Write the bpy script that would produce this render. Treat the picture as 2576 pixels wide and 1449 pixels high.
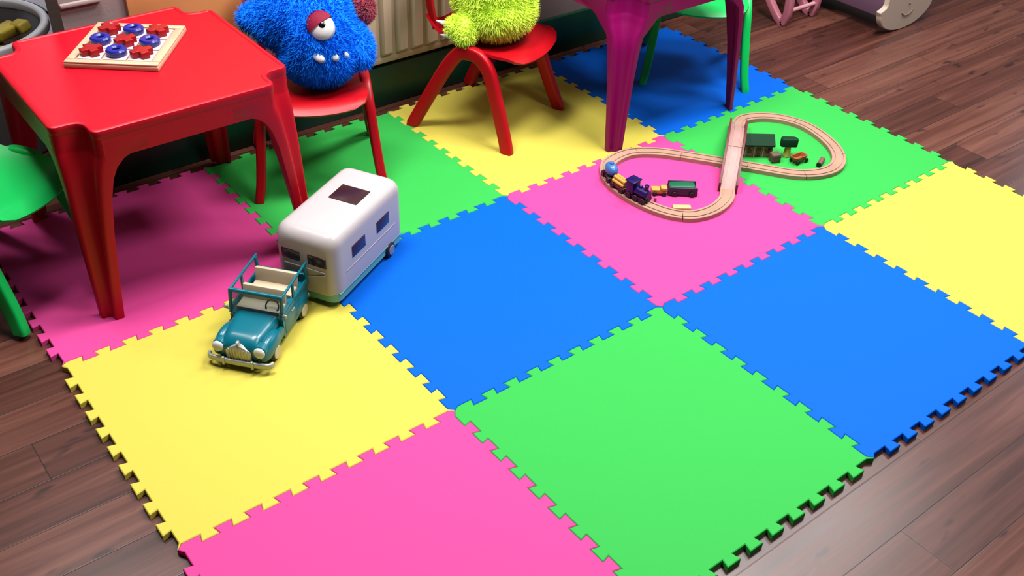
import bpy, bmesh, math, random
from mathutils import Vector, Matrix, noise
from mathutils.geometry import tessellate_polygon
from mathutils.bvhtree import BVHTree
from math import sin, cos, pi, radians, sqrt, atan2

random.seed(7)
for o in list(bpy.data.objects):
    bpy.data.objects.remove(o, do_unlink=True)
SC = bpy.context.scene
COL = SC.collection
FLOOR = -0.014            # wood floor; the foam mats' top is z = 0

# ------------------------------------------------------------------ camera
cam_d = bpy.data.cameras.new('camera')
cam = bpy.data.objects.new('camera', cam_d)
COL.objects.link(cam)
cam_d.sensor_fit = 'HORIZONTAL'
cam_d.sensor_width = 36.0
cam_d.lens = 2569.12 / 2576 * 36.0
cam_d.clip_start = 0.05
R = ((0.7892432692, 0.3480564562, -0.5059167573),
     (-0.6131381813, 0.4922782033, -0.6178379570),
     (0.0340093024, 0.7978213295, 0.6019339612))
M = Matrix(R).to_4x4()
M.translation = Vector((-0.28422545, -2.44886995, 1.47375227))
cam.matrix_world = M
SC.camera = cam

# ------------------------------------------------------------------ light
w = bpy.data.worlds.new('world')
SC.world = w
w.use_nodes = True
w.node_tree.nodes['Background'].inputs[0].default_value = (0.75, 0.85, 1.0, 1)
w.node_tree.nodes['Background'].inputs[1].default_value = 1.2


def area(name, loc, target, sx, sy, power, col):
    d = bpy.data.lights.new(name, 'AREA')
    d.shape = 'RECTANGLE'
    d.size, d.size_y, d.energy, d.color = sx, sy, power, col
    o = bpy.data.objects.new(name, d)
    COL.objects.link(o)
    o.location = loc
    o.rotation_euler = (Vector(target) - Vector(loc)).to_track_quat('-Z', 'Y').to_euler()
    return o


area('ceiling_or_fill_light', (3.3, -0.75, 2.56), (3.3, -0.75, 0), 0.5, 0.5, 21, (1.0, 0.98, 0.97))
area('ceiling_or_fill_light', (0.50, -0.35, 2.56), (0.50, -0.35, 0), 0.9, 0.5, 44, (1.0, 0.98, 0.97))
area('ceiling_or_fill_light', (1.95, -0.95, 2.56), (1.95, -0.95, 0), 0.9, 0.5, 54, (1.0, 0.98, 0.97))
area('ceiling_or_fill_light', (1.5, -2.1, 2.56), (1.5, -2.1, 0), 0.9, 0.5, 24, (1.0, 0.98, 0.97))
area('ceiling_or_fill_light', (0.08, 0.62, 2.56), (0.08, 0.62, 0), 0.3, 0.3, 9, (1.0, 0.98, 0.97))  # added fill light brightening the alcove behind the red table, no known fixture
area('window_daylight', (4.95, -1.2, 1.45), (1.5, -1.2, 0.6), 1.5, 1.2, 9, (0.80, 0.90, 1.0))

SC.view_settings.view_transform = 'Standard'
SC.view_settings.look = 'None'
SC.view_settings.gamma = 1.0
SC.view_settings.use_curve_mapping = False
SC.view_settings.exposure = 0.86


# ------------------------------------------------------------------ materials
def s2l(c):
    return tuple(x / 12.92 if x <= 0.04045 else ((x + 0.055) / 1.055) ** 2.4 for x in c)


MATS = {}


def mat(name, rgb, rough=0.45, metal=0.0, bump=0.0, bscale=60, var=0.0, vscale=8, coat=0.0, sheen=0.0, trans=0.0, ior=1.45, spec=0.5, gain=1.0):
    """rgb are sRGB 0..255"""
    if name in MATS:
        return MATS[name]
    m = bpy.data.materials.new(name)
    m.use_nodes = True
    nt = m.node_tree
    b = nt.nodes['Principled BSDF']
    lin = tuple(min(0.9, 0.55 * gain * v) for v in s2l([v / 255 for v in rgb]))
    b.inputs['Base Color'].default_value = (*lin, 1)
    b.inputs['Roughness'].default_value = rough
    b.inputs['Metallic'].default_value = metal
    b.inputs['Coat Weight'].default_value = coat
    b.inputs['Coat Roughness'].default_value = 0.15
    b.inputs['Sheen Weight'].default_value = sheen
    b.inputs['Transmission Weight'].default_value = trans
    b.inputs['IOR'].default_value = ior
    b.inputs['Specular IOR Level'].default_value = spec
    tc = nt.nodes.new('ShaderNodeTexCoord')
    if var > 0:
        n = nt.nodes.new('ShaderNodeTexNoise')
        n.inputs['Scale'].default_value = vscale
        n.inputs['Detail'].default_value = 4
        nt.links.new(tc.outputs['Object'], n.inputs['Vector'])
        mr = nt.nodes.new('ShaderNodeMapRange')
        mr.inputs[1].default_value = 0.3
        mr.inputs[2].default_value = 0.7
        mr.inputs[3].default_value = 1 - var
        mr.inputs[4].default_value = 1 + var
        nt.links.new(n.outputs['Fac'], mr.inputs[0])
        mx = nt.nodes.new('ShaderNodeVectorMath')
        mx.operation = 'SCALE'
        mx.inputs[0].default_value = lin
        nt.links.new(mr.outputs[0], mx.inputs['Scale'])
        nt.links.new(mx.outputs[0], b.inputs['Base Color'])
    if bump > 0:
        n2 = nt.nodes.new('ShaderNodeTexNoise')
        n2.inputs['Scale'].default_value = bscale
        n2.inputs['Detail'].default_value = 3
        nt.links.new(tc.outputs['Object'], n2.inputs['Vector'])
        bp = nt.nodes.new('ShaderNodeBump')
        bp.inputs['Strength'].default_value = bump
        bp.inputs['Distance'].default_value = 0.002
        nt.links.new(n2.outputs['Fac'], bp.inputs['Height'])
        nt.links.new(bp.outputs[0], b.inputs['Normal'])
    MATS[name] = m
    return m


def wood_floor():
    m = bpy.data.materials.new('dark_wood_planks')
    m.use_nodes = True
    nt = m.node_tree
    L = nt.links.new
    b = nt.nodes['Principled BSDF']

    def math_(op, a, bb=None, cc=None):
        n = nt.nodes.new('ShaderNodeMath')
        n.operation = op
        for i, v in enumerate((a, bb, cc)):
            if v is None:
                continue
            if isinstance(v, (int, float)):
                n.inputs[i].default_value = v
            else:
                L(v, n.inputs[i])
        return n.outputs[0]
    tc = nt.nodes.new('ShaderNodeTexCoord')
    sp = nt.nodes.new('ShaderNodeSeparateXYZ')
    L(tc.outputs['Object'], sp.inputs[0])
    X, Y = sp.outputs[0], sp.outputs[1]
    W, LEN = 0.1162, 1.2
    row_f = math_('DIVIDE', math_('ADD', Y, 2.055 + W * 40), W)
    row = math_('FLOOR', row_f)
    fy = math_('FRACT', row_f)
    xs = math_('DIVIDE', math_('ADD', X, 1.2 * 20 - 1.10), LEN)
    col_f = math_('ADD', xs, math_('MULTIPLY', math_('SUBTRACT', row, 40), 0.4017))
    colm = math_('FLOOR', col_f)
    fx = math_('FRACT', col_f)
    cmb = nt.nodes.new('ShaderNodeCombineXYZ')
    L(row, cmb.inputs[0])
    L(colm, cmb.inputs[1])
    wn = nt.nodes.new('ShaderNodeTexWhiteNoise')
    wn.noise_dimensions = '2D'
    L(cmb.outputs[0], wn.inputs['Vector'])
    rnd = wn.outputs['Value']
    # seams
    ey = math_('MULTIPLY', math_('MINIMUM', fy, math_('SUBTRACT', 1.0, fy)), W)
    ex = math_('MULTIPLY', math_('MINIMUM', fx, math_('SUBTRACT', 1.0, fx)), LEN)
    d = math_('MINIMUM', ey, ex)
    seam = nt.nodes.new('ShaderNodeMapRange')
    L(d, seam.inputs[0])
    seam.inputs[1].default_value = 0.0004
    seam.inputs[2].default_value = 0.0015
    # grain: stretched along X, shifted per plank
    gv = nt.nodes.new('ShaderNodeCombineXYZ')
    L(math_('ADD', math_('MULTIPLY', X, 1.7), math_('MULTIPLY', rnd, 37)), gv.inputs[0])
    L(math_('MULTIPLY', Y, 38), gv.inputs[1])
    L(math_('MULTIPLY', rnd, 11), gv.inputs[2])
    g = nt.nodes.new('ShaderNodeTexNoise')
    g.inputs['Scale'].default_value = 1.0
    g.inputs['Detail'].default_value = 7
    g.inputs['Roughness'].default_value = 0.62
    g.inputs['Distortion'].default_value = 0.6
    L(gv.outputs[0], g.inputs['Vector'])
    # broad patches + knots
    kv = nt.nodes.new('ShaderNodeCombineXYZ')
    L(math_('MULTIPLY', X, 9.0), kv.inputs[0])
    L(math_('MULTIPLY', Y, 27.0), kv.inputs[1])
    L(math_('MULTIPLY', rnd, 23), kv.inputs[2])
    k = nt.nodes.new('ShaderNodeTexNoise')
    k.inputs['Scale'].default_value = 1.0
    k.inputs['Detail'].default_value = 2
    L(kv.outputs[0], k.inputs['Vector'])
    knot = nt.nodes.new('ShaderNodeMapRange')
    L(k.outputs['Fac'], knot.inputs[0])
    knot.inputs[1].default_value = 0.645
    knot.inputs[2].default_value = 0.72
    mix = math_('ADD', math_('MULTIPLY', g.outputs['Fac'], 0.75), math_('MULTIPLY', rnd, 0.22))
    ramp = nt.nodes.new('ShaderNodeValToRGB')
    L(mix, ramp.inputs[0])
    e = ramp.color_ramp.elements
    e[0].position, e[0].color = 0.25, (*s2l((0.15, 0.074, 0.058)), 1)
    e[1].position, e[1].color = 0.78, (*s2l((0.42, 0.265, 0.215)), 1)
    n = e.new(0.5)
    n.color = (*s2l((0.29, 0.158, 0.126)), 1)
    mk = nt.nodes.new('ShaderNodeMix')
    mk.data_type = 'RGBA'
    L(math_('MULTIPLY', knot.outputs[0], 0.75), mk.inputs[0])
    L(ramp.outputs[0], mk.inputs[6])
    mk.inputs[7].default_value = (*s2l((0.10, 0.055, 0.048)), 1)
    ms = nt.nodes.new('ShaderNodeMix')
    ms.data_type = 'RGBA'
    L(seam.outputs[0], ms.inputs[0])
    ms.inputs[6].default_value = (*s2l((0.13, 0.07, 0.06)), 1)
    L(mk.outputs[2], ms.inputs[7])
    L(ms.outputs[2], b.inputs['Base Color'])
    b.inputs['Roughness'].default_value = 0.36
    rr = nt.nodes.new('ShaderNodeMapRange')
    L(g.outputs['Fac'], rr.inputs[0])
    rr.inputs[3].default_value = 0.25
    rr.inputs[4].default_value = 0.38
    b.inputs['Specular IOR Level'].default_value = 0.36
    L(rr.outputs[0], b.inputs['Roughness'])
    bp = nt.nodes.new('ShaderNodeBump')
    bp.inputs['Strength'].default_value = 0.12
    bp.inputs['Distance'].default_value = 0.0015
    L(math_('ADD', math_('MULTIPLY', g.outputs['Fac'], 0.5), seam.outputs[0]), bp.inputs['Height'])
    L(bp.outputs[0], b.inputs['Normal'])
    return m


# ------------------------------------------------------------------ object helpers
def link(o, parent=None):
    COL.objects.link(o)
    if parent is not None:
        o.parent = parent
    return o


def tag(o, label, cat, group=None):
    o['label'] = label
    o['category'] = cat
    if group:
        o['group'] = group
    return o


def thing(name, label, cat, loc=(0, 0, 0), rz=0.0, group=None, scale=None):
    o = bpy.data.objects.new(name, None)
    o.empty_display_size = 0.05
    link(o)
    o.location = loc
    o.rotation_euler = (0, 0, rz)
    if scale:
        o.scale = scale
    return tag(o, label, cat, group)


def obj(name, bm, m, parent=None, smooth=35, extra=None):
    me = bpy.data.meshes.new(name)
    bmesh.ops.recalc_face_normals(bm, faces=bm.faces[:])
    bm.to_mesh(me)
    bm.free()
    me.materials.append(m)
    for x in (extra or []):
        me.materials.append(x)
    if smooth:
        me.polygons.foreach_set('use_smooth', [True] * len(me.polygons))
        me.set_sharp_from_angle(angle=radians(smooth))
    return link(bpy.data.objects.new(name, me), parent)


def struct(name, bm, m):
    o = obj(name, bm, m)
    o['kind'] = 'structure'
    return o


def new():
    return bmesh.new()


def box(bm, c, s, rot=None, bev=0.0, seg=2):
    """box with centre c, full size s"""
    r = bmesh.ops.create_cube(bm, size=1.0)
    vs = r['verts']
    mtx = Matrix.Translation(c) @ (rot.to_4x4() if rot else Matrix.Identity(4)) @ Matrix.Diagonal((*s, 1))
    bmesh.ops.transform(bm, matrix=mtx, verts=vs)
    if bev > 0:
        es = list({e for v in vs for e in v.link_edges})
        bmesh.ops.bevel(bm, geom=es, offset=bev, segments=seg, affect='EDGES', profile=0.5)
    return bm


def loft(bm, rings, cap=True, closed=True):
    vr = [[bm.verts.new(p) for p in r] for r in rings]
    n = len(vr[0])
    for a, b in zip(vr[:-1], vr[1:]):
        for i in range(n if closed else n - 1):
            j = (i + 1) % n
            bm.faces.new((a[i], a[j], b[j], b[i]))
    if cap and closed:
        bm.faces.new(vr[0][::-1])
        bm.faces.new(vr[-1])
    return vr


def prism(bm, pts, z0, z1, bev=0.0):
    """extrude a 2-D outline (xy) from z0 to z1; top rim bevelled"""
    if bev <= 0:
        return loft(bm, [[(x, y, z0) for x, y in pts], [(x, y, z1) for x, y in pts]])
    ins = offset_poly(pts, -bev)
    ins2 = offset_poly(pts, -bev * 0.3)
    return loft(bm, [[(x, y, z0) for x, y in pts], [(x, y, z1 - bev) for x, y in pts],
                     [(x, y, z1 - bev * 0.3) for x, y in ins2], [(x, y, z1) for x, y in ins]])


def area2(p):
    return 0.5 * sum(p[i][0] * p[(i + 1) % len(p)][1] - p[(i + 1) % len(p)][0] * p[i][1] for i in range(len(p)))


def offset_poly(p, d):
    """d > 0 grows a CCW outline"""
    n = len(p)
    sgn = 1 if area2(p) > 0 else -1
    out = []
    for i in range(n):
        a, b, c = Vector(p[i - 1]), Vector(p[i]), Vector(p[(i + 1) % n])
        e1, e2 = (b - a), (c - b)
        if e1.length < 1e-9 or e2.length < 1e-9:
            out.append(tuple(b))
            continue
        e1.normalize()
        e2.normalize()
        n1, n2 = Vector((e1.y, -e1.x)), Vector((e2.y, -e2.x))
        m = n1 + n2
        k = m.length_squared
        m = m * (2.0 / k) if k > 0.3 else n1
        out.append(tuple(b + m * d * sgn))
    return out


def fillet(pts, rads, seg=5):
    """round every corner of an outline; rads is one radius or a list"""
    n = len(pts)
    out = []
    for i in range(n):
        r = rads[i] if isinstance(rads, (list, tuple)) else rads
        a, b, c = Vector(pts[i - 1]), Vector(pts[i]), Vector(pts[(i + 1) % n])
        if r <= 0:
            out += [tuple(b)] * 1
            continue
        u, v = (a - b), (c - b)
        r1 = min(r, u.length * 0.49, v.length * 0.49)
        p0, p1 = b + u.normalized() * r1, b + v.normalized() * r1
        for k in range(seg + 1):
            t = k / seg
            out.append(tuple(p0 * (1 - t) ** 2 + b * 2 * t * (1 - t) + p1 * t * t))
    return out


def rrect(w, h, r, seg=4):
    return fillet([(-w / 2, -h / 2), (w / 2, -h / 2), (w / 2, h / 2), (-w / 2, h / 2)], r, seg)


def sweep(bm, path, sec, up=Vector((0, 0, 1)), closed=False, scales=None):
    """sweep a 2-D section (side, up) along a 3-D path"""
    P = [Vector(p) for p in path]
    n = len(P)
    rings = []
    for i in range(n):
        if closed:
            t = P[(i + 1) % n] - P[i - 1]
        else:
            t = P[min(i + 1, n - 1)] - P[max(i - 1, 0)]
        t.normalize()
        s = t.cross(up)
        if s.length < 1e-6:
            s = Vector((1, 0, 0))
        s.normalize()
        u = s.cross(t)
        k = scales[i] if scales else 1.0
        rings.append([P[i] + s * x * k + u * y * k for x, y in sec])
    vr = loft(bm, rings, cap=not closed)
    if closed:
        m = len(sec)
        a, b = vr[-1], vr[0]
        for i in range(m):
            j = (i + 1) % m
            bm.faces.new((a[i], a[j], b[j], b[i]))
    return bm


def circle(r, n=12, sy=1.0):
    return [(r * cos(2 * pi * i / n), r * sy * sin(2 * pi * i / n)) for i in range(n)]


def tube(bm, path, r, n=10, **k):
    return sweep(bm, path, circle(r, n), **k)


def ball(bm, c, r, rot=None, u=20, v=12):
    rr = (r, r, r) if isinstance(r, (int, float)) else r
    q = bmesh.ops.create_uvsphere(bm, u_segments=u, v_segments=v, radius=1.0)
    bmesh.ops.transform(bm, matrix=Matrix.Translation(c) @ (rot.to_4x4() if rot else Matrix.Identity(4)) @ Matrix.Diagonal((*rr, 1)), verts=q['verts'])
    return bm


def cyl(bm, c, axis, r, h, n=20, r2=None, bev=0.0):
    """cylinder with bevelled rims centred at c along axis"""
    ax = Vector(axis).normalized()
    q = ax.to_track_quat('Z', 'Y').to_matrix()
    r2 = r if r2 is None else r2
    prof = [(r - bev, -h / 2), (r, -h / 2 + bev), (r2, h / 2 - bev), (r2 - bev, h / 2)] if bev > 0 else [(r, -h / 2), (r2, h / 2)]
    loft(bm, [[Vector(c) + q @ Vector((a * cos(2 * pi * i / n), a * sin(2 * pi * i / n), z)) for i in range(n)] for a, z in prof])
    return bm


def catmull(pts, per=8, closed=True):
    n = len(pts)
    out = []
    P = [Vector(p) for p in pts]
    rng = range(n) if closed else range(n - 1)
    for i in rng:
        if closed:
            a, b, c, d = P[i - 1], P[i], P[(i + 1) % n], P[(i + 2) % n]
        else:
            a, b, c, d = P[max(i - 1, 0)], P[i], P[i + 1], P[min(i + 2, n - 1)]
        for k in range(per):
            t = k / per
            out.append(0.5 * ((2 * b) + (c - a) * t + (2 * a - 5 * b + 4 * c - d) * t * t + (3 * b - a - 3 * c + d) * t ** 3))
    if not closed:
        out.append(P[-1])
    return out


def fill_caps(bm):
    """replace big concave n-gons by a clean triangulation"""
    for f in [f for f in bm.faces if len(f.verts) > 8]:
        vs = list(f.verts)
        tris = tessellate_polygon([[v.co for v in vs]])
        bm.faces.remove(f)
        for t in tris:
            try:
                bm.faces.new([vs[k] for k in t])
            except ValueError:
                pass


def rotz(a):
    return Matrix.Rotation(a, 3, 'Z')


# ------------------------------------------------------------------ the room
WALLY = 0.075
M_floor = wood_floor()
M_wall = mat('grey_mauve_wall_paint', (148, 126, 124), 0.8, gain=1.45, bump=0.2, bscale=120)
M_ceil = mat('grey_white_ceiling_paint', (120, 117, 115), 0.9)
M_wall2 = mat('taupe_wall_paint', (92, 82, 78), 0.85)
M_skirt = mat('dark_green_gloss_paint', (6, 66, 46), 0.4, var=0.1, gain=1.3)
M_tan = mat('tan_varnished_board', (246, 164, 104), 0.4, gain=1.35, var=0.1, vscale=5)

bm = new()
box(bm, (1.7, -1.6, FLOOR - 0.05), (6.8, 6.4, 0.1))
struct('floor', bm, M_floor)
bm = new()
box(bm, (1.7, -1.6, 2.63), (6.8, 6.4, 0.06))
struct('ceiling', bm, M_ceil)
bm = new()
box(bm, (2.7175, WALLY + 0.06, 1.3), (4.765, 0.12, 2.64))
struct('wall_back', bm, M_wall)
bm = new()
box(bm, (-0.55, 1.45, 1.3), (2.2, 0.1, 2.64))
box(bm, (0.74, 0.82, 1.3), (0.1, 1.2, 2.64))
struct('wall_alcove', bm, M_wall)
bm = new()
box(bm, (-1.65, -1.6, 1.3), (0.1, 6.4, 2.64))
struct('wall_left', bm, M_wall2)
bm = new()
box(bm, (1.7, -4.75, 1.3), (6.8, 0.1, 2.64))
struct('wall_front', bm, M_wall2)
bm = new()          # right wall with a window opening
XR = 5.05
box(bm, (XR, -3.35, 1.3), (0.1, 2.7, 2.64))
box(bm, (XR, -0.15, 1.3), (0.1, 0.6, 2.64))
box(bm, (XR, -1.225, 0.42), (0.1, 1.55, 0.88))
box(bm, (XR, -1.225, 2.36), (0.1, 1.55, 0.52))
struct('wall_right', bm, M_ceil)
bm = new()
M_white = mat('white_gloss_paint', (236, 236, 232), 0.4)
for y in (-1.98, -1.225, -0.47):
    box(bm, (XR, y, 1.48), (0.06, 0.05, 1.24))
for z in (0.885, 2.075):
    box(bm, (XR, -1.225, z), (0.06, 1.55, 0.05))
struct('window_1', bm, M_white)
bm = new()
box(bm, (2.7175, WALLY - 0.008, FLOOR + 0.067), (4.765, 0.016, 0.134), bev=0.004)
struct('baseboard_back', bm, M_skirt)
bm = new()
box(bm, (0.735, WALLY - 0.006, 0.62), (0.484, 0.012, 1.0), bev=0.002)
struct('trim_1', bm, M_tan)
bm = new()
box(bm, (0.385, WALLY - 0.006, 0.497), (0.100, 0.012, 0.011), bev=0.003)
struct('trim_2', bm, mat('pale_grey_gloss_paint', (196, 178, 172), 0.3))

# ------------------------------------------------------------------ foam mats
T = 0.6
TH, PIT, TA = 0.0085, 0.06, 0.0345


def seam_line(P, Q, sgn):
    """toothed line from grid corner P to Q; the first tooth goes to side -sgn"""
    P, Q = Vector(P), Vector(Q)
    d = (Q - P).normalized()
    nrm = Vector((-d.y, d.x)) * sgn
    pts = [P]
    for k in range(10):
        c = 0.03 + k * PIT
        for t, h in ((c - TA / 2, -TH), (c + TA / 2, -TH)):
            pts.append(P + d * t + nrm * h)
        if k < 9:
            for t, h in ((c + PIT / 2 - TA / 2, TH), (c + PIT / 2 + TA / 2, TH)):
                pts.append(P + d * t + nrm * h)
    pts.append(Q)
    return pts


GX, GY = 4, 3


def gp(i, j):
    return (i * T, -j * T)


HL = {}
VL = {}
for i in range(GX):
    for j in range(GY + 1):
        HL[i, j] = seam_line(gp(i, j), gp(i + 1, j), 1 if j == 0 else -1)
for i in range(GX + 1):
    for j in range(GY):
        VL[i, j] = seam_line(gp(i, j), gp(i, j + 1), -1 if i == 0 else 1)

FOAM = {
    'yellow': mat('yellow_foam', (238, 222, 94), 0.62, bump=0.15, bscale=400, spec=0.08),
    'blue': mat('blue_foam', (0, 108, 236), 0.62, bump=0.15, bscale=400, spec=0.08),
    'green': mat('green_foam', (64, 202, 88), 0.62, bump=0.15, bscale=400, spec=0.08),
    'pink': mat('pink_foam', (248, 82, 164), 0.62, bump=0.15, bscale=400, spec=0.08),
}
LAY = {
    (0, 0): ('pink', 'pink foam mat tile in shadow underneath the red table'),
    (1, 0): ('green', 'green foam mat tile under the red chair with the blue plush'),
    (2, 0): ('yellow', 'yellow foam mat tile under the red chair with the lime plush'),
    (3, 0): ('blue', 'blue foam mat tile under the purple table, farthest corner of the mat'),
    (0, 1): ('yellow', 'yellow foam mat tile the teal toy car is parked on'),
    (1, 1): ('blue', 'blue foam mat tile right beside the white toy caravan'),
    (2, 1): ('pink', 'pink foam mat tile under the toy train and near loop of track'),
    (3, 1): ('green', 'green foam mat tile under the far loop of the wooden track'),
    (0, 2): ('pink', 'pink foam mat tile cut off by the bottom edge, nearest the viewer'),
    (1, 2): ('green', 'large empty green foam mat tile at the front edge of the mat'),
    (2, 2): ('blue', 'empty blue foam mat tile on the front edge between green and yellow'),
    (3, 2): ('yellow', 'empty yellow foam mat tile at the right edge of the picture'),
}
for (i, j), (c, lab) in LAY.items():
    loop = HL[i, j][:-1] + VL[i + 1, j][:-1] + HL[i, j + 1][::-1][:-1] + VL[i, j][::-1][:-1]
    pts = [tuple(p) for p in loop]
    if area2(pts) < 0:
        pts = pts[::-1]
    pts = offset_poly(pts, -0.0003)
    bm = new()
    ins = offset_poly(pts, -0.0016)
    loft(bm, [[(x, y, FLOOR + 0.0002) for x, y in pts], [(x, y, -0.0014) for x, y in pts], [(x, y, 0) for x, y in ins]])
    fill_caps(bm)
    tag(obj('foam_mat_tile', bm, FOAM[c], smooth=20), lab, 'foam mat', 'interlocking foam mat tiles on the wood floor')


# ------------------------------------------------------------------ plastic tables
def table_outline(s, n, sc=1.0):
    """square with a rounded notch cut into each corner, CCW"""
    m = n * sc
    q = [(s, s - m), (s - m, s - m), (s - m, s)]
    pts, rd = [], []
    for k in range(4):
        a = k * pi / 2
        for p, r in zip(q, (0.020, 0.030, 0.020)):
            pts.append((p[0] * cos(a) - p[1] * sin(a), p[0] * sin(a) + p[1] * cos(a)))
            rd.append(r)
    return fillet(pts, rd, 5)


def make_table(m, label, loc, rz, group, splay=((0, 0),) * 4, slim=1.0):
    t = thing('childrens_table', label, 'table', loc, rz, group)
    H, S, N = 0.46, 0.268, 0.064
    out = table_outline(S, N)
    bm = new()
    rings = []
    for d, z in ((-0.002, H - 0.022), (0.0, H - 0.018), (0.0, H - 0.006), (-0.0015, H - 0.002), (-0.005, H), (-0.010, H), (-0.013, H - 0.002)):
        rings.append([(x, y, z) for x, y in offset_poly(out, d)])
    loft(bm, rings)
    fill_caps(bm)
    obj('tabletop', bm, m, t, smooth=30)
    bm = new()
    for k in range(4):
        r = rotz(k * pi / 2)
        box(bm, r @ Vector((0, -(S - 0.0066), H - 0.042)), (2 * S - 2 * N - 0.03, 0.012, 0.05) if k % 2 == 0 else (0.012, 2 * S - 2 * N - 0.03, 0.05))
    obj('apron', bm, m, t, smooth=30)
    prof = [(0.0, 0.043, 0.022), (0.10, 0.051, 0.028), (0.22, 0.063, 0.037), (0.30, 0.074, 0.045), (0.345, 0.086, 0.051),
            (0.370, 0.099, 0.055), (0.387, 0.117, 0.059), (0.397, 0.142, 0.062), (0.402, 0.172, 0.064), (H - 0.016, 0.172, 0.064)]
    for k in range(4):
        r = rotz(k * pi / 2)
        bm = new()
        rings = []
        for z, ww, nn in prof:
            s = S - 0.0008 + 0.003 * (1 - z / H)
            kx, ky = splay[k][0] * (1 - z / H), splay[k][1] * (1 - z / H)
            if z < 0.36:
                ww, nn = ww * slim, nn * slim
            q = nn / 0.064
            wi = max(min(ww * 0.5, 0.05), 0.03) if ww > 0.1 else ww * 0.55
            # L-shaped section folded inward at the corner, thickness given by the inner corner
            sec = [(-s, -s + ww), (-s, -s + nn), (-s + nn, -s + nn), (-s + nn, -s), (-s + ww, -s), (-s + ww, -s + nn * 0.35),
                   (-s + nn * 1.5, -s + nn * 0.55 + 0.0), (-s + nn * 1.5, -s + nn * 1.5), (-s + nn * 0.55, -s + nn * 1.5), (-s + nn * 0.35, -s + ww)]
            f = fillet(sec, [0.002, 0.020 * q, 0.030 * q, 0.020 * q, 0.002, 0.002, 0.004, 0.01, 0.004, 0.002], 5)
            rings.append([r @ Vector((x, y, z)) + Vector((kx, ky, 0)) for x, y in f])
        loft(bm, rings)
        fill_caps(bm)
        obj('leg', bm, m, t, smooth=35)
    return t


M_red = mat('red_plastic', (210, 6, 36), 0.42, bump=0.08, bscale=250, spec=0.28)
M_purple = mat('magenta_plastic', (158, 2, 100), 0.42, bump=0.08, bscale=250, spec=0.28)
M_redc = mat('red_chair_plastic', (206, 8, 26), 0.38, spec=0.32)
M_green = mat('green_chair_plastic', (6, 200, 92), 0.38, gain=1.3, spec=0.35)

make_table(M_red, 'red plastic children\'s table holding the noughts and crosses board', (0.398, -0.247, 0), 0, 'plastic children\'s tables')
pt = make_table(M_purple, 'purple plastic children\'s table standing beside the wooden train track', (1.855, -0.302, 0), 0, 'plastic children\'s tables', splay=((0, 0), (0, 0), (0.016, 0.0), (-0.036, 0.012)), slim=0.82)
pt.scale = (0.985, 1.105, 1.0)


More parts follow.
